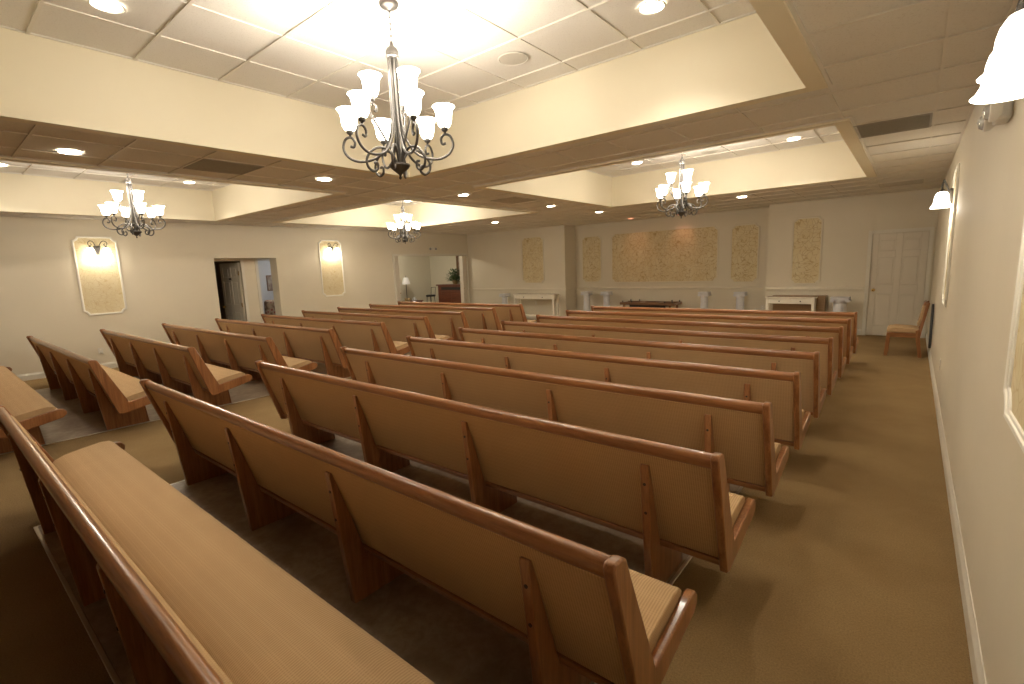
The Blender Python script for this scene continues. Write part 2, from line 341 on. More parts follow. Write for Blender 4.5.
# ------------------------------------------------------------------ pews
PL = 4.28
def make_pew():
    root = thing('church_pew', 'x', 'pew')
    h = PL / 2; te = 0.037
    end = [(-0.070, 0.832), (-0.058, 0.850), (-0.015, 0.848), (0.008, 0.835), (0.222, 0.338), (0.50, 0.390), (0.560, 0.402), (0.598, 0.393), (0.618, 0.366), (0.616, 0.335), (0.585, 0.306),
           (0.20, 0.225), (0.155, 0.215), (0.115, 0.228)]
    for sx in (-1, 1):
        x0 = sx * h; m = MB().prism(end, min(x0, x0 - sx * te), max(x0, x0 - sx * te)); m.build('end_panel', M_OAKZ, root, bevel=0.008, seg=3)
    xi = h - te - 0.001
    rp = []
    for k in range(20):
        a = 2 * PI * k / 20; u = 0.027 * math.cos(a); w_ = 0.032 * math.sin(a) * (1.15 if math.sin(a) < 0 else 1)
        rp.append((-0.014 + u - 0.1 * w_, 0.805 + w_ + 0.12 * u))
    MB().prism(rp, -xi, xi).build('top_rail', M_OAKX, root, smooth=True)
    # backrest: rear sheet and padded front
    back = [(-0.030, 0.775), (0.018, 0.785), (0.048, 0.745), (0.088, 0.60), (0.135, 0.46), (0.190, 0.350), (0.180, 0.275), (0.142, 0.272)]
    MB().prism(back, -xi, xi).build('backrest', M_FAB, root, bevel=0.008)
    MB().prism([(0.130, 0.272), (0.138, 0.240), (0.190, 0.246), (0.195, 0.272)], -xi, xi).build('bottom_strip', M_OAKX, root, bevel=0.004)
    seat = [(0.175, 0.315), (0.178, 0.352), (0.20, 0.378), (0.26, 0.402), (0.37, 0.422), (0.475, 0.436), (0.525, 0.430), (0.552, 0.408), (0.550, 0.375), (0.53, 0.358)]
    MB().prism(seat, -xi, xi).build('seat', M_FAB, root, bevel=0.006)
    MB().prism([(0.19, 0.262), (0.19, 0.318), (0.53, 0.357), (0.56, 0.340), (0.55, 0.322)], -xi, xi).build('seat_board', M_OAKX, root, bevel=0.003)
    sup = [(-0.024, 0.708), (-0.018, 0.720), (-0.006, 0.716), (0.03, 0.60), (0.128, 0.272), (0.138, 0.236), (0.19, 0.242), (0.42, 0.296), (0.45, 0.0), (0.050, 0.0)]
    for i in range(4):
        cx = -h + 0.385 + 0.021 + i * (PL - 0.75) / 3
        s = MB().prism(sup, cx - 0.021, cx + 0.021).build('support', M_OAKZ, root, bevel=0.004)
        for z in (0.62, 0.47):
            y = -0.024 + (0.708 - z) * (0.074 / 0.708)
            o = MB().lathe([(0.0075, -0.004), (0.0075, 0.003)], seg=10).xf(Matrix.Translation((cx, y, z)) @ Matrix.Rotation(PI / 2, 4, 'X')).build('bolt_plug', M_BOLT, s)
    return root
pew = make_pew()
ORD = ['first', 'second', 'third', 'fourth', 'fifth', 'sixth', 'seventh', 'eighth', 'ninth', 'tenth']
bpy.context.view_layer.update()
def place_pew(x, y, label, group, first=[True]):
    if first[0]: o = pew; first[0] = False
    else: o = copy_tree(pew)
    o.location = (x, y, 0.004); tag(o, label, 'pew', group); return o
for i in range(10):
    lab = 'long oak pew with tan seat, %s row from the back in the right-hand block' % ORD[i]
    if i == 0: lab = 'nearest oak pew, its long tan seat cushion filling the bottom left of the photo'
    if i == 9: lab = 'long oak pew at the very front of the right-hand block, facing the pedestals'
    place_pew(-2.70 + (0.05 if i == 0 else 0), 0.23 + 0.911 * i + (0.055 if i == 0 else 0), lab, 'pews in the right-hand block')
for i in range(10):
    lab = 'oak pew with tan seat, %s row from the back in the left-hand block' % ORD[i]
    if i == 0: lab = 'rearmost left-hand oak pew, only its tan seat end showing at the left photo edge'
    if i == 9: lab = 'oak pew at the very front of the left-hand block, before the wide opening'
    place_pew(-8.725, 0.216 + 0.911 * i, lab, 'pews in the left-hand block')

# ------------------------------------------------------------------ chandeliers
def rz(pts, ang): c, s = math.cos(ang), math.sin(ang); return [Vector((r * c, r * s, z)) for r, z in pts]
SH = [(0.022, 0.0), (0.036, 0.005), (0.048, 0.025), (0.054, 0.05), (0.056, 0.078), (0.061, 0.104), (0.071, 0.123), (0.081, 0.132), (0.079, 0.134), (0.068, 0.125), (0.057, 0.105), (0.052, 0.078), (0.050, 0.05), (0.043, 0.025), (0.028, 0.008)]
def shade_mesh(name, flip, mt, parent, c, k=1.0):
    m = MB()
    m.lathe([(r * k, (-z if flip else z) * k) for r, z in SH], c, 24)
    return m.build(name, mt, parent, smooth=True)
def make_chandelier():
    root = thing('chandelier', 'x', 'chandelier')
    MB().lathe([(0.0, 0.0), (0.008, 0.004), (0.012, 0.014), (0.007, 0.022), (0.010, 0.032), (0.04, 0.055), (0.068, 0.078), (0.076, 0.090), (0.074, 0.10), (0.045, 0.108), (0.0, 0.112)]).build('hub', M_IRON, root, smooth=True)
    MB().lathe([(0.0, 0.765), (0.040, 0.77), (0.046, 0.78), (0.040, 0.792), (0.044, 0.80), (0.044, 0.812), (0.034, 0.83), (0.018, 0.842), (0.012, 0.855), (0.010, 0.870), (0.0, 0.875)]).build('top_collar', M_IRON, root, smooth=True)
    m = MB()
    m.tube([(0, 0, 0.06), (0, 0, 0.78)], 0.015, 10); m.build('stem', M_IRON, root, smooth=True)
    m = MB(); z = 0.89; i = 0
    ring = [(0.022 * math.cos(a), 0, z + 0.022 * math.sin(a)) for a in [2 * PI * q / 14 for q in range(14)]]; m.tube(ring, 0.003, 6, True)
    zz = 0.925
    while zz < 1.07:
        ps = []
        for q in range(14):
            a = 2 * PI * q / 14; u = 0.010 * math.cos(a); v_ = 0.023 * math.sin(a)
            ps.append((u, 0, zz + v_) if i % 2 else (0, u, zz + v_))
        m.tube(ps, 0.0028, 6, True); zz += 0.036; i += 1
    m.build('chain', M_IRON, root, smooth=True)
    MB().lathe([(0.0, 1.055), (0.008, 1.06), (0.02, 1.068), (0.055, 1.075), (0.066, 1.088), (0.068, 1.102), (0.0, 1.1025)]).build('canopy', M_IRON, root, smooth=True)
    def arm(ang, path, cup, rad):
        a = MB().tube(smoothpath(rz(path, ang)), rad, 7).build('arm', M_IRON, root, smooth=True)
        c = (cup[0] * math.cos(ang), cup[0] * math.sin(ang), cup[1])
        MB().lathe([(0.0, 0.0), (0.006, 0.002), (0.010, 0.012), (0.022, 0.020), (0.026, 0.034), (0.020, 0.042), (0.0, 0.044)], c, 16).build('lamp_cup', M_IRON, a, smooth=True)
        shade_mesh('shade', False, M_SHADE, a, (c[0], c[1], c[2] + 0.040))
        light('bulb', 'POINT', E_BULB, (c[0], c[1], c[2] + 0.20), a, size=0.035)
    low = [(0.030, 0.775), (0.031, 0.52), (0.034, 0.38), (0.062, 0.26), (0.125, 0.17), (0.21, 0.132), (0.30, 0.128), (0.368, 0.16), (0.398, 0.215), (0.380, 0.270), (0.340, 0.284), (0.312, 0.255), (0.320, 0.222), (0.345, 0.226)]
    upp = [(0.022, 0.09), (0.05, 0.19), (0.105, 0.29), (0.160, 0.38), (0.185, 0.44), (0.165, 0.478), (0.136, 0.462), (0.140, 0.435), (0.155, 0.437)]
    for i in range(6): arm(i * PI / 3, low, (0.342, 0.288), 0.0088)
    for i in range(3): arm(math.radians(20) + i * 2 * PI / 3, upp, (0.163, 0.480), 0.0085)
    scr = [(0.022, 0.10), (0.05, 0.16), (0.11, 0.20), (0.18, 0.185), (0.232, 0.13), (0.232, 0.075), (0.196, 0.045), (0.162, 0.062), (0.162, 0.098), (0.186, 0.100)]
    for i in range(6):
        MB().tube(smoothpath(rz(scr, PI / 6 + i * PI / 3)), 0.0088, 7).build('scroll', M_IRON, root, smooth=True)
    return root
ch = make_chandelier()
CHS = [(-2.75, 2.215, -20, 'largest iron chandelier, nearest the camera, hanging in the near right ceiling tray'),
       (-2.69, 7.30, -59, 'iron chandelier hanging in the far right ceiling tray above the right-hand pews'),
       (-9.03, 7.28, -54, 'smallest-looking iron chandelier, before the wide opening in the far left tray'),
       (-8.80, 2.19, 3, 'iron chandelier hanging in the left tray above the leftmost pews')]
for i, (x, y, a, lab) in enumerate(CHS):
    o = ch if i == 0 else copy_tree(ch)
    o.location = (x, y, 2.268); o.scale = (0.93, 0.93, 1.0); o.rotation_euler.z = math.radians(a); tag(o, lab, 'chandelier', 'chandeliers in the ceiling trays')

# ------------------------------------------------------------------ recessed lights
def make_down(lens, name='recessed_light'):
    root = thing(name, 'x', 'ceiling light')
    MB().lathe([(0.092, 0.0), (0.095, -0.004), (0.086, -0.008), (0.078, -0.003), (0.078, 0.0)], seg=28).build('trim_ring', M_WHITEP, root, smooth=True)
    MB().lathe([(0.0, -0.003), (0.077, -0.0035), (0.077, 0.0), (0.0, 0.0)][::-1], seg=28).build('lens', lens, root)
    return root
dn = make_down(M_LENS)
DL = [(-5.90, 1.07, HS, 'round ceiling light in the centre beam, nearest the camera of its row'),
      (-5.72, 3.42, HS, 'round ceiling light in the centre beam, left of the big chandelier'),
      (-5.60, 5.73, HS, 'round ceiling light in the centre beam between the four trays'),
      (-5.58, 8.14, HS, 'round ceiling light in the centre beam near the far tray corner'),
      (-5.56, 10.02, HS, 'round white ceiling light farthest along the centre beam'),
      (-8.43, 9.75, HS, 'round ceiling light on the low ceiling in front of the wide opening'),
      (-2.60, 10.20, HS, 'round ceiling light on the low ceiling in front of the right far tray'),
      (-4.04, 1.03, HT, 'round ceiling light at the top left corner of the nearest tray'),
      (-1.50, 3.46, HT, 'round ceiling light at the top right of the nearest tray'),
      (-3.86, 8.31, HT, 'round ceiling light in the far right tray, left of its chandelier'),
      (-1.49, 8.54, HT, 'round ceiling light in the far right tray, right of its chandelier'),
      (-10.20, 3.44, HT, 'round ceiling light in the left tray, right of its chandelier'),
      (-10.27, 1.05, HT, 'round ceiling light at the far left edge of the photo in the left tray'),
      (-9.82, 8.09, HT, 'round ceiling light in the far left tray beside the smallest chandelier')]
for i, (x, y, z, lab) in enumerate(DL):
    o = dn if i == 0 else copy_tree(dn)
    o.location = (x, y, z - 0.001); tag(o, lab, 'ceiling light', 'recessed ceiling lights')
    s = light('downlight_beam', 'SPOT', E_DOWN, (0, 0, -0.02), o, (1.0, 0.92, 0.80), 0.09, spot_size=math.radians(125), spot_blend=0.7)
dr = make_down(M_LENSR)
for i, (x, y, lab) in enumerate([(-5.86, 12.25, 'rose-tinted ceiling light over the left half of the large wallpaper panel'), (-4.62, 12.42, 'rose-tinted ceiling light just below the far right chandelier tip')]):
    o = dr if i == 0 else copy_tree(dr)
    o.location = (x, y, HS - 0.001); tag(o, lab, 'ceiling light', 'rose-tinted lights by the front wall')
    if i == 0:
        s = light('rose_beam', 'SPOT', 7, (0, 0, -0.02), o, (1.0, 0.42, 0.25), 0.05, spot_size=math.radians(75), spot_blend=1.0); s.rotation_euler = (math.radians(38), 0, math.radians(10))
# speakers and vents
sp = thing('ceiling_speaker', 'round grey ceiling speaker right of the nearest chandelier', 'speaker', (-2.70, 3.44, HT - 0.001), 0, 'ceiling speakers')
MB().lathe([(0.128, 0.0), (0.13, -0.004), (0.122, -0.008), (0.117, -0.005), (0.117, 0.0)], seg=32).build('rim', M_WHITEP, sp, smooth=True)
MB().lathe([(0.0, 0.0), (0.116, 0.0), (0.116, -0.005), (0.0, -0.006)], seg=32).build('grille', M_GREYL, sp)
o = copy_tree(sp); o.location = (-2.67, 8.43, HT - 0.001); tag(o, 'round grey ceiling speaker behind the far right chandelier', 'speaker', 'ceiling speakers')
def vent(x0, x1, y0, y1, lab, M_GREY=M_GREY):
    cx, cy = (x0 + x1) / 2, (y0 + y1) / 2; a, b_ = (x1 - x0) / 2, (y1 - y0) / 2
    t = thing('air_vent', lab, 'vent', (cx, cy, HS), 0, 'ceiling vents')
    MB().ring([(-a, -b_), (a, -b_), (a, b_), (-a, b_)], [(-a + 0.015, -b_ + 0.015), (a - 0.015, -b_ + 0.015), (a - 0.015, b_ - 0.015), (-a + 0.015, b_ - 0.015)], -0.006, 0.006, 'z').build('frame', M_GREY, t)
    m = MB().box(-a + 0.015, a - 0.015, -b_ + 0.015, b_ - 0.015, 0.0, 0.006)
    n = 22
    for i in range(n):
        yy = -b_ + 0.03 + (2 * b_ - 0.06) * i / (n - 1); m.box(-a + 0.015, a - 0.015, yy - 0.004, yy + 0.004, -0.003, 0.001)
    m.build('grille', M_GREY, t)
vent(-0.54, 0.045, 5.64, 6.24, 'grey ceiling vent beside the far right tray, nearer of the two by the right wall')
vent(-0.54, 0.045, 10.50, 11.08, 'grey ceiling vent close to the front wall above the door', M_GREYL)
vent(-6.03, -5.44, 1.99, 2.57, 'grey square ceiling vent in the beam at upper left')
vent(-5.80, -5.22, 6.60, 7.19, 'faint ceiling vent in the centre beam between the far trays', M_GREYL)

# ------------------------------------------------------------------ wall panels and sconces
def notched(w_, h_, n, t=0.0, cs=6):
    pts = []; W, H = w_ / 2, h_ / 2; rho = n + t
    d = math.sqrt(max(rho * rho - t * t, 0)); a0 = math.asin(min(t / rho, 1))
    for sx, sy in ((1, 1), (-1, 1), (-1, -1), (1, -1)):
        arc = []
        for k in range(cs + 1):
            a = a0 + (PI / 2 - 2 * a0) * k / cs
            arc.append((sx * (W - rho * math.cos(a)), sy * (H - rho * math.sin(a))))
        # order counter-clockwise overall
        if (sx, sy) in ((1, 1), (-1, -1)): arc = arc[::-1]
        pts += arc
    return pts
def wall_panel(name, lab, loc, rzv, w_, h_, n, fm, tw=0.038, group=None):
    # built facing local -Y
    t = thing(name, lab, 'wall panel', loc, rzv, group)
    MB().prism(notched(w_, h_, n, tw * 0.6), -0.006, -0.0005, 'y').build('wallpaper', M_PAPERL if fm is M_FRAMEW else M_PAPER, t)
    m = MB().ring(notched(w_, h_, n), notched(w_, h_, n, tw), -0.014, -0.0005, 'y'); m.ring(notched(w_, h_, n, tw * 0.25), notched(w_, h_, n, tw * 0.7), -0.022, -0.012, 'y')
    m.build('moulding', fm, t, bevel=0.003)
    return t
GP = 'scroll-cornered wallpaper panels'
wall_panel('wallpaper_panel', 'gold wallpaper panel in white moulding on left wall, left of the dark doorway', (WL, 2.305, 1.775), PI / 2, 0.67, 1.47, 0.075, M_FRAMEW, group=GP)
wall_panel('wallpaper_panel', 'gold wallpaper panel in white moulding on left wall, between doorway and wide opening', (WL, 7.12, 1.80), PI / 2, 0.67, 1.48, 0.075, M_FRAMEW, group=GP)
wall_panel('wallpaper_panel', 'gold wallpaper panel in white moulding on right wall, cut by the right photo edge', (WR, 2.12, 1.79), -PI / 2, 0.67, 1.47, 0.075, M_FRAMEW, group=GP)
wall_panel('wallpaper_panel', 'gold wallpaper panel in white moulding on right wall, seen edge-on near the chair', (WR, 7.16, 1.80), -PI / 2, 0.67, 1.47, 0.075, M_FRAMEW, group=GP)
wall_panel('wallpaper_panel', 'narrow gold wallpaper panel on front wall left of the square column corner', (-9.15, YF, 1.845), 0, 0.86, 1.45, 0.09, M_WALL, group=GP)
wall_panel('wallpaper_panel', 'narrow gold wallpaper panel above the white table, left of the front door', (-1.80, YF, 1.765), 0, 0.58, 1.44, 0.07, M_WALL, group=GP)
wall_panel('wallpaper_panel', 'narrow gold wallpaper panel on recessed wall, left of the large one', (-7.41, YB, 1.80), 0, 0.68, 1.38, 0.08, M_WALL, group=GP)
wall_panel('wallpaper_panel', 'large wide gold wallpaper panel in the middle of the recessed front wall', (-5.28, YB, 1.80), 0, 2.98, 1.42, 0.09, M_WALL, group=GP)
wall_panel('wallpaper_panel', 'narrow gold wallpaper panel on recessed wall, right of the large one', (-3.19, YB, 1.775), 0, 0.66, 1.42, 0.08, M_WALL, group=GP)

def make_sconce():
    # origin at wall, faces local -Y, z = middle of the back plate
    root = thing('wall_sconce', 'x', 'wall lamp')
    MB().prism([(-0.055, 0.045), (-0.05, 0.06), (0.05, 0.06), (0.055, 0.045), (0.022, -0.085), (0, -0.10), (-0.022, -0.085)], -0.03, 0.0, 'y').build('back_plate', M_IRON, root, bevel=0.006)
    for sx in (-1, 1):
        p = [(sx * 0.02, -0.025, 0.01), (sx * 0.035, -0.05, 0.08), (sx * 0.065, -0.075, 0.135), (sx * 0.105, -0.085, 0.148), (sx * 0.138, -0.092, 0.115), (sx * 0.132, -0.092, 0.07), (sx * 0.102, -0.09, 0.062), (sx * 0.092, -0.09, 0.085), (sx * 0.108, -0.09, 0.10)]
        a = MB().tube(smoothpath(p), 0.0065, 7).build('arm', M_IRON, root, smooth=True)
        c = (sx * 0.118, -0.092, 0.062)
        MB().lathe([(0.0, 0.0), (0.008, -0.002), (0.012, -0.012), (0.024, -0.02), (0.026, -0.036), (0.018, -0.042), (0, -0.043)], c, 16).build('lamp_cup', M_IRON, a, smooth=True)
        shade_mesh('shade', True, M_SSHADE, a, (c[0], c[1], c[2] - 0.038), 1.12)
        light('bulb', 'POINT', E_SCONCE, (c[0], c[1], c[2] - 0.225), a, size=0.03)
        q = [(sx * 0.012, -0.028, -0.06), (sx * 0.02, -0.05, -0.11), (sx * 0.04, -0.06, -0.135), (sx * 0.056, -0.055, -0.12), (sx * 0.05, -0.05, -0.10)]
        MB().tube(smoothpath(q), 0.005, 6).build('tail_scroll', M_IRON, root, smooth=True)
    return root
sc0 = make_sconce()
for i, (x, y, z, r, lab) in enumerate([(WL + 0.022, 2.32, 2.27, PI / 2, 'lit two-shade iron sconce on the left wall panel, left of the dark doorway'),
        (WL + 0.022, 7.14, 2.30, PI / 2, 'lit two-shade iron sconce on the left wall panel beside the wide opening'),
        (WR - 0.022, 2.05, 2.235, -PI / 2, 'large lit sconce at the top right photo corner on the right wall'),
        (WR - 0.022, 7.16, 2.25, -PI / 2, 'small-looking lit sconce on the right wall towards the front door')]):
    o = sc0 if i == 0 else copy_tree(sc0)
    o.location = (x, y, z); o.rotation_euler.z = r; tag(o, lab, 'wall lamp', 'wall sconces')

# emergency lights
def emergency(lab, loc, r):
    t = thing('emergency_light', lab, 'emergency light', loc, r, 'emergency lights')
    t.scale = (0.78,) * 3
    MB().box(-0.10, 0.10, -0.07, 0, -0.055, 0.055).build('housing', M_WHITEP, t, bevel=0.012)
    for sx in (-1, 1):
        h_ = MB().lathe([(0.03, 0.0), (0.055, 0.025), (0.058, 0.05), (0.05, 0.055), (0.0, 0.05)], seg=20).xf(Matrix.Translation((sx * 0.15, -0.05, -0.015)) @ Matrix.Rotation(PI / 2, 4, 'X')).build('lamp_head', M_WHITEP, t, smooth=True)
        MB().lathe([(0.0, 0.0), (0.048, 0.0), (0.035, 0.02), (0.0, 0.03)], seg=20).xf(Matrix.Translation((sx * 0.15, -0.106, -0.015)) @ Matrix.Rotation(PI / 2, 4, 'X')).build('lens', M_CLEAR, h_, smooth=True)
emergency('white two-headed emergency light behind the near sconce on the right wall', (WR, 3.35, 2.285), -PI / 2)
emergency('white two-headed emergency light above the wide opening in the left wall', (WL, 10.65, 2.335), PI / 2)
# outlets
def outlet(lab, loc, r, cat='outlet'):
    t = thing('wall_outlet', lab, cat, loc, r, 'wall outlets')
    MB().box(-0.036, 0.036, -0.006, 0, -0.058, 0.058).build('cover_plate', M_WHITEP, t, bevel=0.003)
    for s_ in (-1, 1): MB().box(-0.014, 0.014, -0.009, -0.005, s_ * 0.026 - 0.014, s_ * 0.026 + 0.014).build('socket', M_TABLEW, t)
    return t
o = outlet('white outlet with a plug on the left wall below the wallpaper panel', (WL, 2.13, 0.36), PI / 2)
MB().box(-0.012, 0.02, -0.04, -0.006, -0.045, -0.012).build('plug', M_WHITEP, o, bevel=0.004)
outlet('pale outlet low on the right wall nearer than the oak chair', (WR, 6.94, 0.44), -PI / 2)
outlet('pale outlet low on the recessed wall, right of the rightmost pedestal', (-3.04 + 0.3, YB, 0.47), 0)
outlet('pale outlet low on the recessed wall left of the wooden bier', (-6.45, YB, 0.47), 0)
outlet('left pale outlet seen under the left white table', (-9.08, YF, 0.52), 0)
outlet('right pale outlet seen under the left white table', (-8.42, YF, 0.54), 0)

# ------------------------------------------------------------------ front door (six panels)
def six_panel(parent, w_, h_, mt, mk='panelled_leaf', th=0.035):
    m = MB().box(0, w_, -0.008, th - 0.020, 0.008, h_)
    st = 0.105 * w_ / 0.86
    xs = [0, st, (w_ - st) / 2, (w_ + st) / 2, w_ - st, w_]
    zs = [z * h_ / 2.04 if z > 0.01 else z for z in [0.008, 0.20, 0.86, 1.03, 1.60, 1.70, 1.93, 2.04]]
    for ya, yb, yc in ((-0.022, -0.0075, -0.018), (th - 0.0205, th - 0.006, th - 0.010)):
        p0, p1 = (yc, yb) if yc < yb and ya < 0 else (ya, yc)
        for x0, x1 in ((xs[0], xs[1]), (xs[2], xs[3]), (xs[4], xs[5])): m.box(x0, x1, ya, yb, 0.008, h_)
        for z0, z1 in ((zs[0], zs[1]), (zs[2], zs[3]), (zs[4], zs[5]), (zs[6], zs[7])):
            for a, b_ in ((xs[1], xs[2]), (xs[3], xs[4])): m.box(a, b_, ya, yb, z0, z1)
        for z0, z1 in ((zs[1], zs[2]), (zs[3], zs[4]), (zs[5], zs[6])):
            for a, b_ in ((xs[1], xs[2]), (xs[3], xs[4])):
                g = 0.03; m.box(a + g, b_ - g, p0, p1, z0 + g, z1 - g)
    return m.build(mk, mt, parent, bevel=0.003)
def casing(m, x0, x1, h_, w_=0.065, t=0.02):
    m.box(x0 - w_, x0, -t, 0, 0, h_ + w_).box(x1, x1 + w_, -t, 0, 0, h_ + w_).box(x0, x1, -t, 0, h_, h_ + w_)
    m.box(x0 - w_, x0 - w_ + 0.016, -t - 0.006, -t, 0, h_ + w_).box(x1 + w_ - 0.016, x1 + w_, -t - 0.006, -t, 0, h_ + w_).box(x0 - w_ + 0.016, x1 + w_ - 0.016, -t - 0.006, -t, h_ + w_ - 0.016, h_ + w_)
    return m
d1 = sempty('door_1', (DX0, YF, 0))
lf = six_panel(d1, DX1 - DX0, DH, M_DOOR); lf.location = (0, 0.034, 0.0)
casing(MB(), -0.004, DX1 - DX0 + 0.004, DH + 0.003).build('door_casing', M_TRIM, d1)
MB().lathe([(0.03, 0), (0.03, 0.006), (0.012, 0.012), (0.012, 0.03), (0.026, 0.04), (0.03, 0.055), (0.02, 0.068), (0, 0.07)], seg=20).xf(Matrix.Translation((0.07, 0.016, 0.93)) @ Matrix.Rotation(PI / 2, 4, 'X')).build('door_knob', M_BRASS, d1, smooth=True)

# ------------------------------------------------------------------ side chair by the right wall
def side_chair():
    t = thing('side_chair', 'oak side chair with tan padded seat beside the front door, backed to the right wall', 'chair', (0.0, 9.92, 0))
    # local: faces -X; x front..back, y 0..0.46
    W = 0.46
    MB().prism([(-0.25, 0.385), (-0.262, 0.42), (-0.245, 0.455), (-0.15, 0.475), (0.05, 0.468), (0.145, 0.45), (0.15, 0.40), (0.14, 0.385)], 0.015, W - 0.015, 'y').build('seat', M_FAB, t, bevel=0.012)
    m = MB().box(-0.235, 0.13, 0.012, 0.034, 0.31, 0.385).box(-0.235, 0.13, W - 0.034, W - 0.012, 0.31, 0.385).box(-0.235, -0.213, 0.03, W - 0.03, 0.31, 0.385).box(0.10, 0.125, 0.03, W - 0.03, 0.31, 0.385)
    m.build('seat_frame', M_OAKX, t, bevel=0.004)
    for y in (0.0, W - 0.045):
        MB().prism([(-0.255, 0.385), (-0.205, 0.385), (-0.225, 0.0), (-0.275, 0.0)], y, y + 0.045, 'y').build('leg', M_OAKZ, t, bevel=0.005)
        MB().prism([(0.105, 0.42), (0.15, 0.45), (0.205, 0.86), (0.245, 0.875), (0.25, 0.855), (0.18, 0.42), (0.165, 0.30), (0.205, 0.0), (0.16, 0.0), (0.115, 0.28)], y, y + 0.045, 'y').build('leg', M_OAKZ, t, bevel=0.005)
    MB().prism([(0.118, 0.50), (0.172, 0.82), (0.21, 0.82), (0.15, 0.50)], 0.046, W - 0.046, 'y').build('backrest', M_FAB, t, bevel=0.006)
    MB().prism([(0.172, 0.825), (0.182, 0.875), (0.218, 0.88), (0.215, 0.825)], 0.046, W - 0.046, 'y').build('top_rail', M_OAKY, t, bevel=0.004)
side_chair()
o = MB().prism([(9.42, 0.28), (9.50, 0.22), (9.58, 0.28), (9.72, 0.78), (9.66, 0.88), (9.56, 0.80)], 0.262, 0.293, 'x').build('dark_wall_shape', M_BLACK, bevel=0.008)  # slim black shape against the wall, nature unknown
tag(o, 'dark slim unidentified shape low on the right wall behind the oak chair', 'holder')

# ------------------------------------------------------------------ console tables, pedestals, bier
def console(lab, x0, x1, y0, y1, h_, shelf=True):
    t = thing('console_table', lab, 'table', ((x0 + x1) / 2, (y0 + y1) / 2, 0), 0, 'white console tables')
    a, b_ = (x1 - x0) / 2, (y1 - y0) / 2; L = 0.055
    MB().box(-a - 0.02, a + 0.02, -b_ - 0.02, b_ + 0.01, h_ - 0.028, h_ - 0.003).build('table_top', M_TABLEW, t, bevel=0.005)
    MB().box(-a - 0.015, a + 0.015, -b_ + 0.0, b_ + 0.01, h_ - 0.003, h_).build('top_inlay', M_TAN, t)
    MB().box(-a + L, a - L, -b_ + 0.012, b_ - 0.005, h_ - 0.15, h_ - 0.028).build('apron', M_TABLEW, t, bevel=0.002)
    for sx in (-1, 1):
        for sy in (-1, 1):
            cx, cy = sx * (a - L / 2), sy * (b_ - L / 2)
            MB().box(cx - L / 2, cx + L / 2, cy - L / 2, cy + L / 2, 0, h_ - 0.0285).build('leg', M_TABLEW, t, bevel=0.004)
        w0, w1 = sorted((sx * 0.012, sx * (a - L - 0.012)))
        dr_ = MB().box(w0, w1, -b_ + 0.0, -b_ + 0.012, h_ - 0.14, h_ - 0.04).build('drawer', M_TABLEW, t, bevel=0.003)
        MB().lathe([(0.006, 0), (0.006, 0.012), (0.014, 0.02), (0.012, 0.028), (0, 0.03)], seg=12).xf(Matrix.Translation(((w0 + w1) / 2, -b_, h_ - 0.09)) @ Matrix.Rotation(PI / 2, 4, 'X')).build('knob', M_IRON, dr_, smooth=True)
    if shelf: MB().box(-a + 0.01, a - 0.01, -b_ + 0.02, b_ - 0.02, 0.16, 0.185).build('shelf', M_TABLEW, t, bevel=0.003)
console('white two-drawer console table against the front wall, left of the column corner', -9.56, -8.06, 11.80, 12.08, 0.83)
console('white two-drawer console table left of the front door beside a pedestal', -2.44, -1.53, 11.80, 12.06, 0.81)
t = thing('wooden_cabinet', 'tan wooden cabinet behind the right white console table', 'cabinet', (-1.90, 12.17, 0))
MB().box(-0.46, 0.52, -0.085, 0.09, 0.0, 0.80).build('body', M_TAN, t, bevel=0.004)
MB().box(-0.48, 0.54, -0.09, 0.10, 0.80, 0.822).build('cabinet_top', M_TAN, t, bevel=0.004)

def make_pedestal(hh=0.87):
    t = thing('pedestal_column', 'x', 'pedestal')
    fl = lambda a, i: 1.0 - 0.045 * (0.5 + 0.5 * math.cos(16 * a)) if 3 <= i <= 6 else 1
    MB().lathe([(0.0, 0.08), (0.115, 0.08), (0.118, 0.10), (0.098, 0.12), (0.096, 0.14), (0.096, 0.3), (0.088, hh - 0.14), (0.09, hh - 0.12), (0.10, hh - 0.11), (0.0, hh - 0.10)], seg=64, mod=fl).build('shaft', M_PLASTER, t, smooth=True)
    MB().box(-0.125, 0.125, -0.125, 0.125, 0, 0.05).lathe([(0.0, 0.05), (0.128, 0.05), (0.128, 0.08), (0, 0.08)]).build('base', M_PLASTER, t, bevel=0.004)
    m = MB().box(-0.125, 0.125, -0.125, 0.125, hh - 0.028, hh).box(-0.112, 0.112, -0.11, 0.11, hh - 0.055, hh - 0.028)
    for sx in (-1, 1):   # ionic volutes
        m.tube([(sx * 0.102, -0.118, hh - 0.072), (sx * 0.102, 0.118, hh - 0.072)], [0.032, 0.032], 16)
        m.tube([(sx * 0.102, -0.124, hh - 0.072), (sx * 0.102, 0.124, hh - 0.072)], 0.012, 10)
    m.lathe([(0.0, hh - 0.125), (0.092, hh - 0.122), (0.110, hh - 0.088), (0.110, hh - 0.054), (0.0, hh - 0.054)], seg=32)
    m.build('capital', M_PLASTER, t, smooth=True)
    return t
pd = make_pedestal()
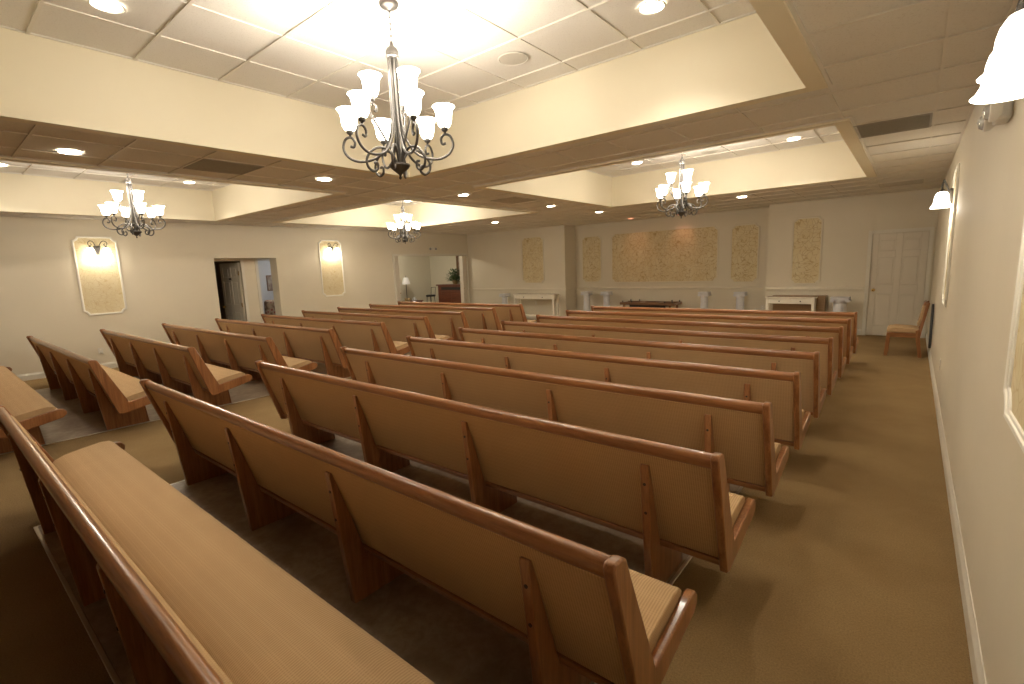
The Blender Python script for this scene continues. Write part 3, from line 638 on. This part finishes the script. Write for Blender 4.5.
for i, (x, y, lab) in enumerate([(-7.37, 12.5, 'white fluted pedestal at the left end of the recessed wall'), (-6.72, 12.5, 'white fluted pedestal just left of the wooden bier'),
        (-3.99, 12.5, 'white fluted pedestal right of the wooden bier under the large wallpaper panel'), (-3.15, 12.5, 'white fluted pedestal at the right end of the recessed wall'),
        (-10.05, 11.95, 'white pedestal left of the left console table beside the wide opening'), (-1.09, 11.85, 'white pedestal between the right console table and the front door')]):
    o = pd if i == 0 else copy_tree(pd); o.location = (x, y, 0 if i < 4 else -0.0); tag(o, lab, 'pedestal', 'white pedestals along the front wall')
    if i >= 4: o.scale = (1.0, 1.0, 0.955) if i == 4 else (1.3, 1.3, 0.935)
t = thing('casket_bier', 'low brown wooden bier with pegs between the white pedestals', 'bier', (-5.41, 12.5, 0))
for y in (-0.25, 0.25): MB().box(-0.76, 0.76, y - 0.03, y + 0.03, 0.53, 0.60).build('side_rail', M_BROWN, t, bevel=0.008)
for x in (-0.74, -0.25, 0.25, 0.74): MB().box(x - 0.035, x + 0.035, -0.219, 0.219, 0.535, 0.585).build('cross_bar', M_BROWN, t, bevel=0.006)
for x in (-0.68, -0.42, 0.5, 0.70):
    for y in (-0.25, 0.25): MB().lathe([(0.014, 0.60), (0.018, 0.615), (0.018, 0.63), (0.010, 0.64), (0, 0.642)], (x, y, 0), 12).build('peg', M_BLACK, t, smooth=True)
m = MB()
for y in (-0.2, 0.2):
    m.tube([(-0.42, y, 0.53), (0.42, y, 0.09)], 0.014, 8).tube([(0.42, y + 0.03, 0.53), (-0.42, y + 0.03, 0.09)], 0.014, 8)
    m.box(-0.5, 0.5, y - 0.02, y + 0.02, 0.47, 0.53)
m.build('folding_frame', M_BLACK, t)
for x in (-0.64, 0.64):
    for y in (-0.25, 0.25):
        MB().box(x - 0.025, x + 0.025, y - 0.025, y + 0.025, 0.10, 0.53).build('leg', M_BROWN, t, bevel=0.004)
        MB().lathe([(0.0, -0.015), (0.05, -0.015), (0.05, 0.015), (0, 0.015)], seg=20).xf(Matrix.Translation((x, y, 0.05)) @ Matrix.Rotation(PI / 2, 4, 'X')).build('wheel', M_BLACK, t)

# ------------------------------------------------------------------ alcove and side rooms behind the left wall
XA = -12.27   # back of the alcove
m = MB().box(XA, WL - T, AY1, AY1 + 0.05, 0, 2.3).box(XA, WL - T, AY0 - 0.25, AY0 - 0.2, 0, 2.3)
struct(m.build('wall_alcove', M_WALL))
struct(MB().box(-14.75, WL - T, 3.4, 6.9, AH + 0.01, AH + 0.06).build('ceiling', M_WALL))
# alcove back wall with two openings
m = MB().box(XA - 0.1, XA, AY0 - 0.2, 4.28, 0, 2.09).box(XA - 0.1, XA, 5.01, 5.36, 0, 2.09)
m.box(XA - 0.1, XA, 4.28, 5.01, 2.03, 2.09).box(XA - 0.1, XA, 5.36, 5.72, 2.07, 2.09)
struct(m.build('wall_alcove', M_WALL))
m = MB()
for y in (4.985, 5.31): m.box(XA, XA + 0.015, y, y + 0.065, 0, 2.07)
struct(m.build('trim_25', M_TRIM))
d2 = sempty('door_2', (XA - 0.10, 4.985, 0), math.radians(180 + 9))
lf = six_panel(d2, 0.76, 2.0, M_DOOR); 
for z in (0.3, 1.0, 1.75): MB().box(-0.012, 0.02, 0.032, 0.040, z - 0.05, z + 0.05).build('door_hinge', M_BRASS, d2)
MB().lathe([(0.012, 0), (0.012, 0.02), (0.028, 0.035), (0.02, 0.06), (0, 0.06)], seg=14).xf(Matrix.Translation((0.70, 0.03, 0.95)) @ Matrix.Rotation(-PI / 2, 4, 'X')).build('door_knob', M_BRASS, d2, smooth=True)
MB().box(0.33, 0.43, 0.0245, 0.031, 1.60, 1.64).build('door_plate', M_BLACK, d2)
# dark room and cool room shells
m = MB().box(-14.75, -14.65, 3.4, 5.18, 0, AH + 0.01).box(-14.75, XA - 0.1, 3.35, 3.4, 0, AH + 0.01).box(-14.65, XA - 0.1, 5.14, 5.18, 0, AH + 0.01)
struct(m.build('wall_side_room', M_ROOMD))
m = MB().box(-14.35, -14.25, 5.18, 6.9, 0, AH + 0.01).box(-14.25, XA - 0.1, 5.18, 5.2, 0, AH + 0.01).box(-14.35, XA - 0.0, 6.9, 6.95, 0, AH + 0.01)
struct(m.build('wall_side_room', M_ROOMB))
t = thing('framed_picture', 'small framed print on the pale wall seen through the narrow doorway', 'picture', (-14.25, 6.60, 1.46), PI / 2)
MB().ring([(-0.17, -0.22), (0.17, -0.22), (0.17, 0.22), (-0.17, 0.22)], [(-0.14, -0.19), (0.14, -0.19), (0.14, 0.19), (-0.14, 0.19)], -0.022, 0, 'y').build('frame', M_BROWN, t, bevel=0.003)
MB().box(-0.14, 0.14, -0.01, 0, -0.19, 0.19).build('print', M_PIC, t)
t = thing('floral_armchair', 'floral upholstered chair seen through the narrow doorway', 'armchair', (-13.72, 6.27, 0), -PI / 2)
MB().box(-0.3, 0.3, -0.28, 0.3, 0.25, 0.48).build('seat', M_FLORAL, t, bevel=0.05, seg=3)
MB().prism([(0.12, 0.45), (0.30, 0.45), (0.36, 0.98), (0.25, 1.03), (0.18, 0.98)], -0.3, 0.3, 'x').build('backrest', M_FLORAL, t, bevel=0.04, seg=3)
for x in (-0.36, 0.36): MB().box(x - 0.06, x + 0.06, -0.28, 0.28, 0.2, 0.66).build('armrest', M_FLORAL, t, bevel=0.04, seg=3)
for x in (-0.3, 0.3):
    for y in (-0.24, 0.24): MB().box(x - 0.025, x + 0.025, y - 0.025, y + 0.025, 0, 0.25).build('leg', M_BROWN, t)
def added_room_lamp(name, lab, loc, e, col):  # made-up lamp, placed out of view to brighten a side room
    t = thing(name, lab, 'ceiling light', loc)
    MB().lathe([(0.14, 0.0), (0.15, -0.02), (0.12, -0.06), (0.06, -0.085), (0, -0.09)], seg=24).build('globe', M_SSHADE, t, smooth=True)
    light('bulb', 'POINT', e, (0, 0, -0.16), t, col, 0.08)
added_room_lamp('added_ceiling_lamp', 'added unseen ceiling lamp lighting the pale room behind the narrow doorway', (-13.0, 6.62, AH + 0.005), 9, (0.85, 0.9, 1.0))  # added source, kept hidden beside the doorway, for cool room light

# wide opening casing, folded panels and the room behind it
m = MB()
m.box(WL, WL + 0.018, CY0 - 0.07, CY0, 0, CH + 0.065).box(WL, WL + 0.018, CY1, CY1 + 0.07, 0, CH + 0.065).box(WL, WL + 0.018, CY0, CY1, CH, CH + 0.065)
struct(m.build('trim_26', M_TRIM))
for nm, ys, lab in (('folding_door', [CY0 + 0.01, CY0 + 0.055, CY0 + 0.10, CY0 + 0.145], 'cream folding door stacked at the left side of the wide opening'),
                    ('folding_door', [CY1 - 0.155, CY1 - 0.118, CY1 - 0.081, CY1 - 0.044], 'cream folding door stacked at the right side of the wide opening')):
    t = thing(nm, lab, 'folding door', (0, 0, 0), 0, 'folded doors of the wide opening'); t.location = (WL - 0.03, ys[0], 0)
    for y in ys: MB().box(-0.16, 0.0, y - ys[0], y - ys[0] + 0.036, 0.01, CH - 0.01).build('door_panel', M_DOOR, t, bevel=0.004)
    yy = ys[-1] - ys[0] + 0.018 if ys[0] < 10 else 0.018
    MB().lathe([(0.008, 0), (0.008, 0.012), (0.016, 0.02), (0.0, 0.03)], (0, 0, 0), 12).xf(Matrix.Translation((0.0, yy, 1.0)) @ Matrix.Rotation(PI / 2, 4, 'Y')).build('door_knob', M_BRASS, t, smooth=True)
RX, RY = -14.5, 12.82
m = MB().box(RX - 0.1, RX, 7.4, RY + 0.1, 0, 2.6).box(RX, WL - T, RY, RY + 0.1, 0, 2.6).box(RX, WL - T, 7.4, 7.5, 0, 2.6)
struct(m.build('wall_side_room', M_ROOMW)); struct(MB().box(RX - 0.1, WL - T, 7.4, RY + 0.1, 2.6, 2.7).build('ceiling', M_TILE))
added_room_lamp('added_ceiling_lamp', 'added unseen ceiling lamp lighting the room behind the wide opening', (-13.2, 10.3, 2.598), 42, (1.0, 0.90, 0.72))  # added source above the opening's view, lights this room
# organ-like cabinet
t = thing('upright_cabinet', 'reddish brown upright cabinet with a dark slot inside the side room', 'cabinet', (-12.95, 12.50, 0))
MB().box(-0.58, 0.62, -0.22, 0.24, 0.0, 1.08).build('body', M_CHERRY, t, bevel=0.006)
MB().box(-0.64, 0.66, -0.27, 0.27, 1.08, 1.13).build('cabinet_top', M_CHERRY, t, bevel=0.012)
MB().box(-0.40, 0.58, -0.226, -0.218, 0.93, 1.03).build('slot', M_BLACK, t)
for x0, x1 in ((-0.42, 0.09), (0.11, 0.6)): MB().box(x0, x1, -0.232, -0.22, 0.1, 0.88).build('door', M_CHERRY, t, bevel=0.004)
# stool
t = thing('bar_stool', 'black stool beside the reddish cabinet inside the side room', 'stool', (-13.68, 12.04, 0.0))
MB().lathe([(0, 0.70), (0.16, 0.70), (0.18, 0.72), (0.175, 0.755), (0.14, 0.77), (0, 0.772)], seg=24).build('seat', M_BLACK, t, smooth=True)
for k in range(4):
    a = PI / 4 + k * PI / 2; MB().tube([(0.13 * math.cos(a), 0.13 * math.sin(a), 0.70), (0.19 * math.cos(a), 0.19 * math.sin(a), 0)], 0.011, 8).build('leg', M_IRON, t, smooth=True)
MB().tube([(0.16 * math.cos(2 * PI * k / 20), 0.16 * math.sin(2 * PI * k / 20), 0.3) for k in range(20)], 0.008, 6, True).build('foot_ring', M_IRON, t)
m = MB()
for y in (-0.1, 0.1): m.tube([(0.13, y, 0.74), (0.17, y, 1.04)], 0.008, 6)
m.tube([(0.17, -0.1, 1.04), (0.17, 0.1, 1.04)], 0.010, 6); m.build('back_frame', M_IRON, t)
# end table with lamp, basket
t = thing('end_table', 'dark end table carrying a lamp inside the side room', 'table', (-14.1, 11.42, 0))
MB().box(-0.28, 0.28, -0.42, 0.38, 0.56, 0.59).build('table_top', M_CHERRY, t, bevel=0.005)
MB().box(-0.24, 0.24, -0.38, 0.34, 0.48, 0.56).build('apron', M_CHERRY, t)
for x in (-0.23, 0.23):
    for y in (-0.37, 0.33): MB().box(x - 0.022, x + 0.022, y - 0.022, y + 0.022, 0, 0.56).build('leg', M_CHERRY, t)
t = thing('table_lamp', 'slim table lamp with a white tapered shade on the end table', 'lamp', (-14.1, 11.28, 0.59))
MB().lathe([(0, 0), (0.075, 0), (0.075, 0.012), (0.02, 0.03), (0.012, 0.06), (0.012, 0.58), (0.018, 0.60), (0, 0.61)], seg=20).build('base', M_IRON, t, smooth=True)
MB().lathe([(0.15, 0.60), (0.085, 0.84), (0.08, 0.84), (0.144, 0.60)], seg=28).build('lamp_shade', M_LINEN, t, smooth=True)
MB().lathe([(0, 0.60), (0.004, 0.60), (0.004, 0.87), (0.011, 0.88), (0.008, 0.90), (0, 0.90)], seg=12).build('finial', M_IRON, t)
o = MB().lathe([(0, 0), (0.09, 0), (0.11, 0.09), (0.115, 0.11), (0.10, 0.105), (0, 0.09)], seg=24).build('wicker_basket', M_WICKER, smooth=True); o.location = (-13.90, 11.14, 0.59); tag(o, 'tan wicker basket in front of the table lamp', 'basket')
o = MB().box(-0.06, 0.06, -0.05, 0.05, 0, 0.06).lathe([(0.03, 0.06), (0.045, 0.09), (0.02, 0.12), (0, 0.125)]).build('tissue_box', M_LINEN, bevel=0.006); o.location = (-13.98, 11.52, 0.59); tag(o, 'white tissue box beside the wicker basket on the end table', 'tissue box')
# plant on the cabinet
t = thing('potted_plant', 'leafy green plant on top of the reddish cabinet', 'plant', (-12.78, 12.44, 1.13))
MB().lathe([(0, 0), (0.08, 0), (0.11, 0.14), (0.10, 0.14), (0.09, 0.12), (0, 0.12)], seg=20).build('pot', M_WICKER, t, smooth=True)
m = MB(); rnd = random.Random(3)
for k in range(330):
    a = rnd.uniform(0, 2 * PI); el = rnd.uniform(-0.3, 1.4); r = rnd.uniform(0.10, 0.34)
    c = Vector((r * math.cos(a) * math.cos(el) * 1.0, r * math.sin(a) * math.cos(el) * 0.72, 0.17 + r * 1.1 * math.sin(el)))
    d = Vector((math.cos(a), 0.5 * math.sin(a), rnd.uniform(-0.6, 0.8))).normalized(); s = d.cross(Vector((0, 0, 1))).normalized(); L = rnd.uniform(0.08, 0.14)
    n_ = d.cross(s) * 0.006
    v4 = [m.bm.verts.new(p) for p in (c, c + d * L * 0.5 + s * L * 0.22 + n_, c + d * L, c + d * L * 0.5 - s * L * 0.22 + n_)]; m.bm.faces.new(v4)
    if k % 3 == 0: m.tube([(0, 0, 0.10), tuple(c)], 0.003, 4)
m.build('foliage', M_LEAF, t)
t = thing('framed_picture', 'tall dark wood framed picture above the plant inside the side room', 'picture', (-12.60, RY, 1.80), 0)
MB().ring([(-0.42, -0.5), (0.42, -0.5), (0.42, 0.40), (-0.42, 0.40)], [(-0.34, -0.42), (0.34, -0.42), (0.34, 0.32), (-0.34, 0.32)], -0.04, 0, 'y').build('frame', M_BROWN, t, bevel=0.006)
MB().box(-0.34, 0.34, -0.015, 0, -0.42, 0.32).build('print', M_PIC, t)
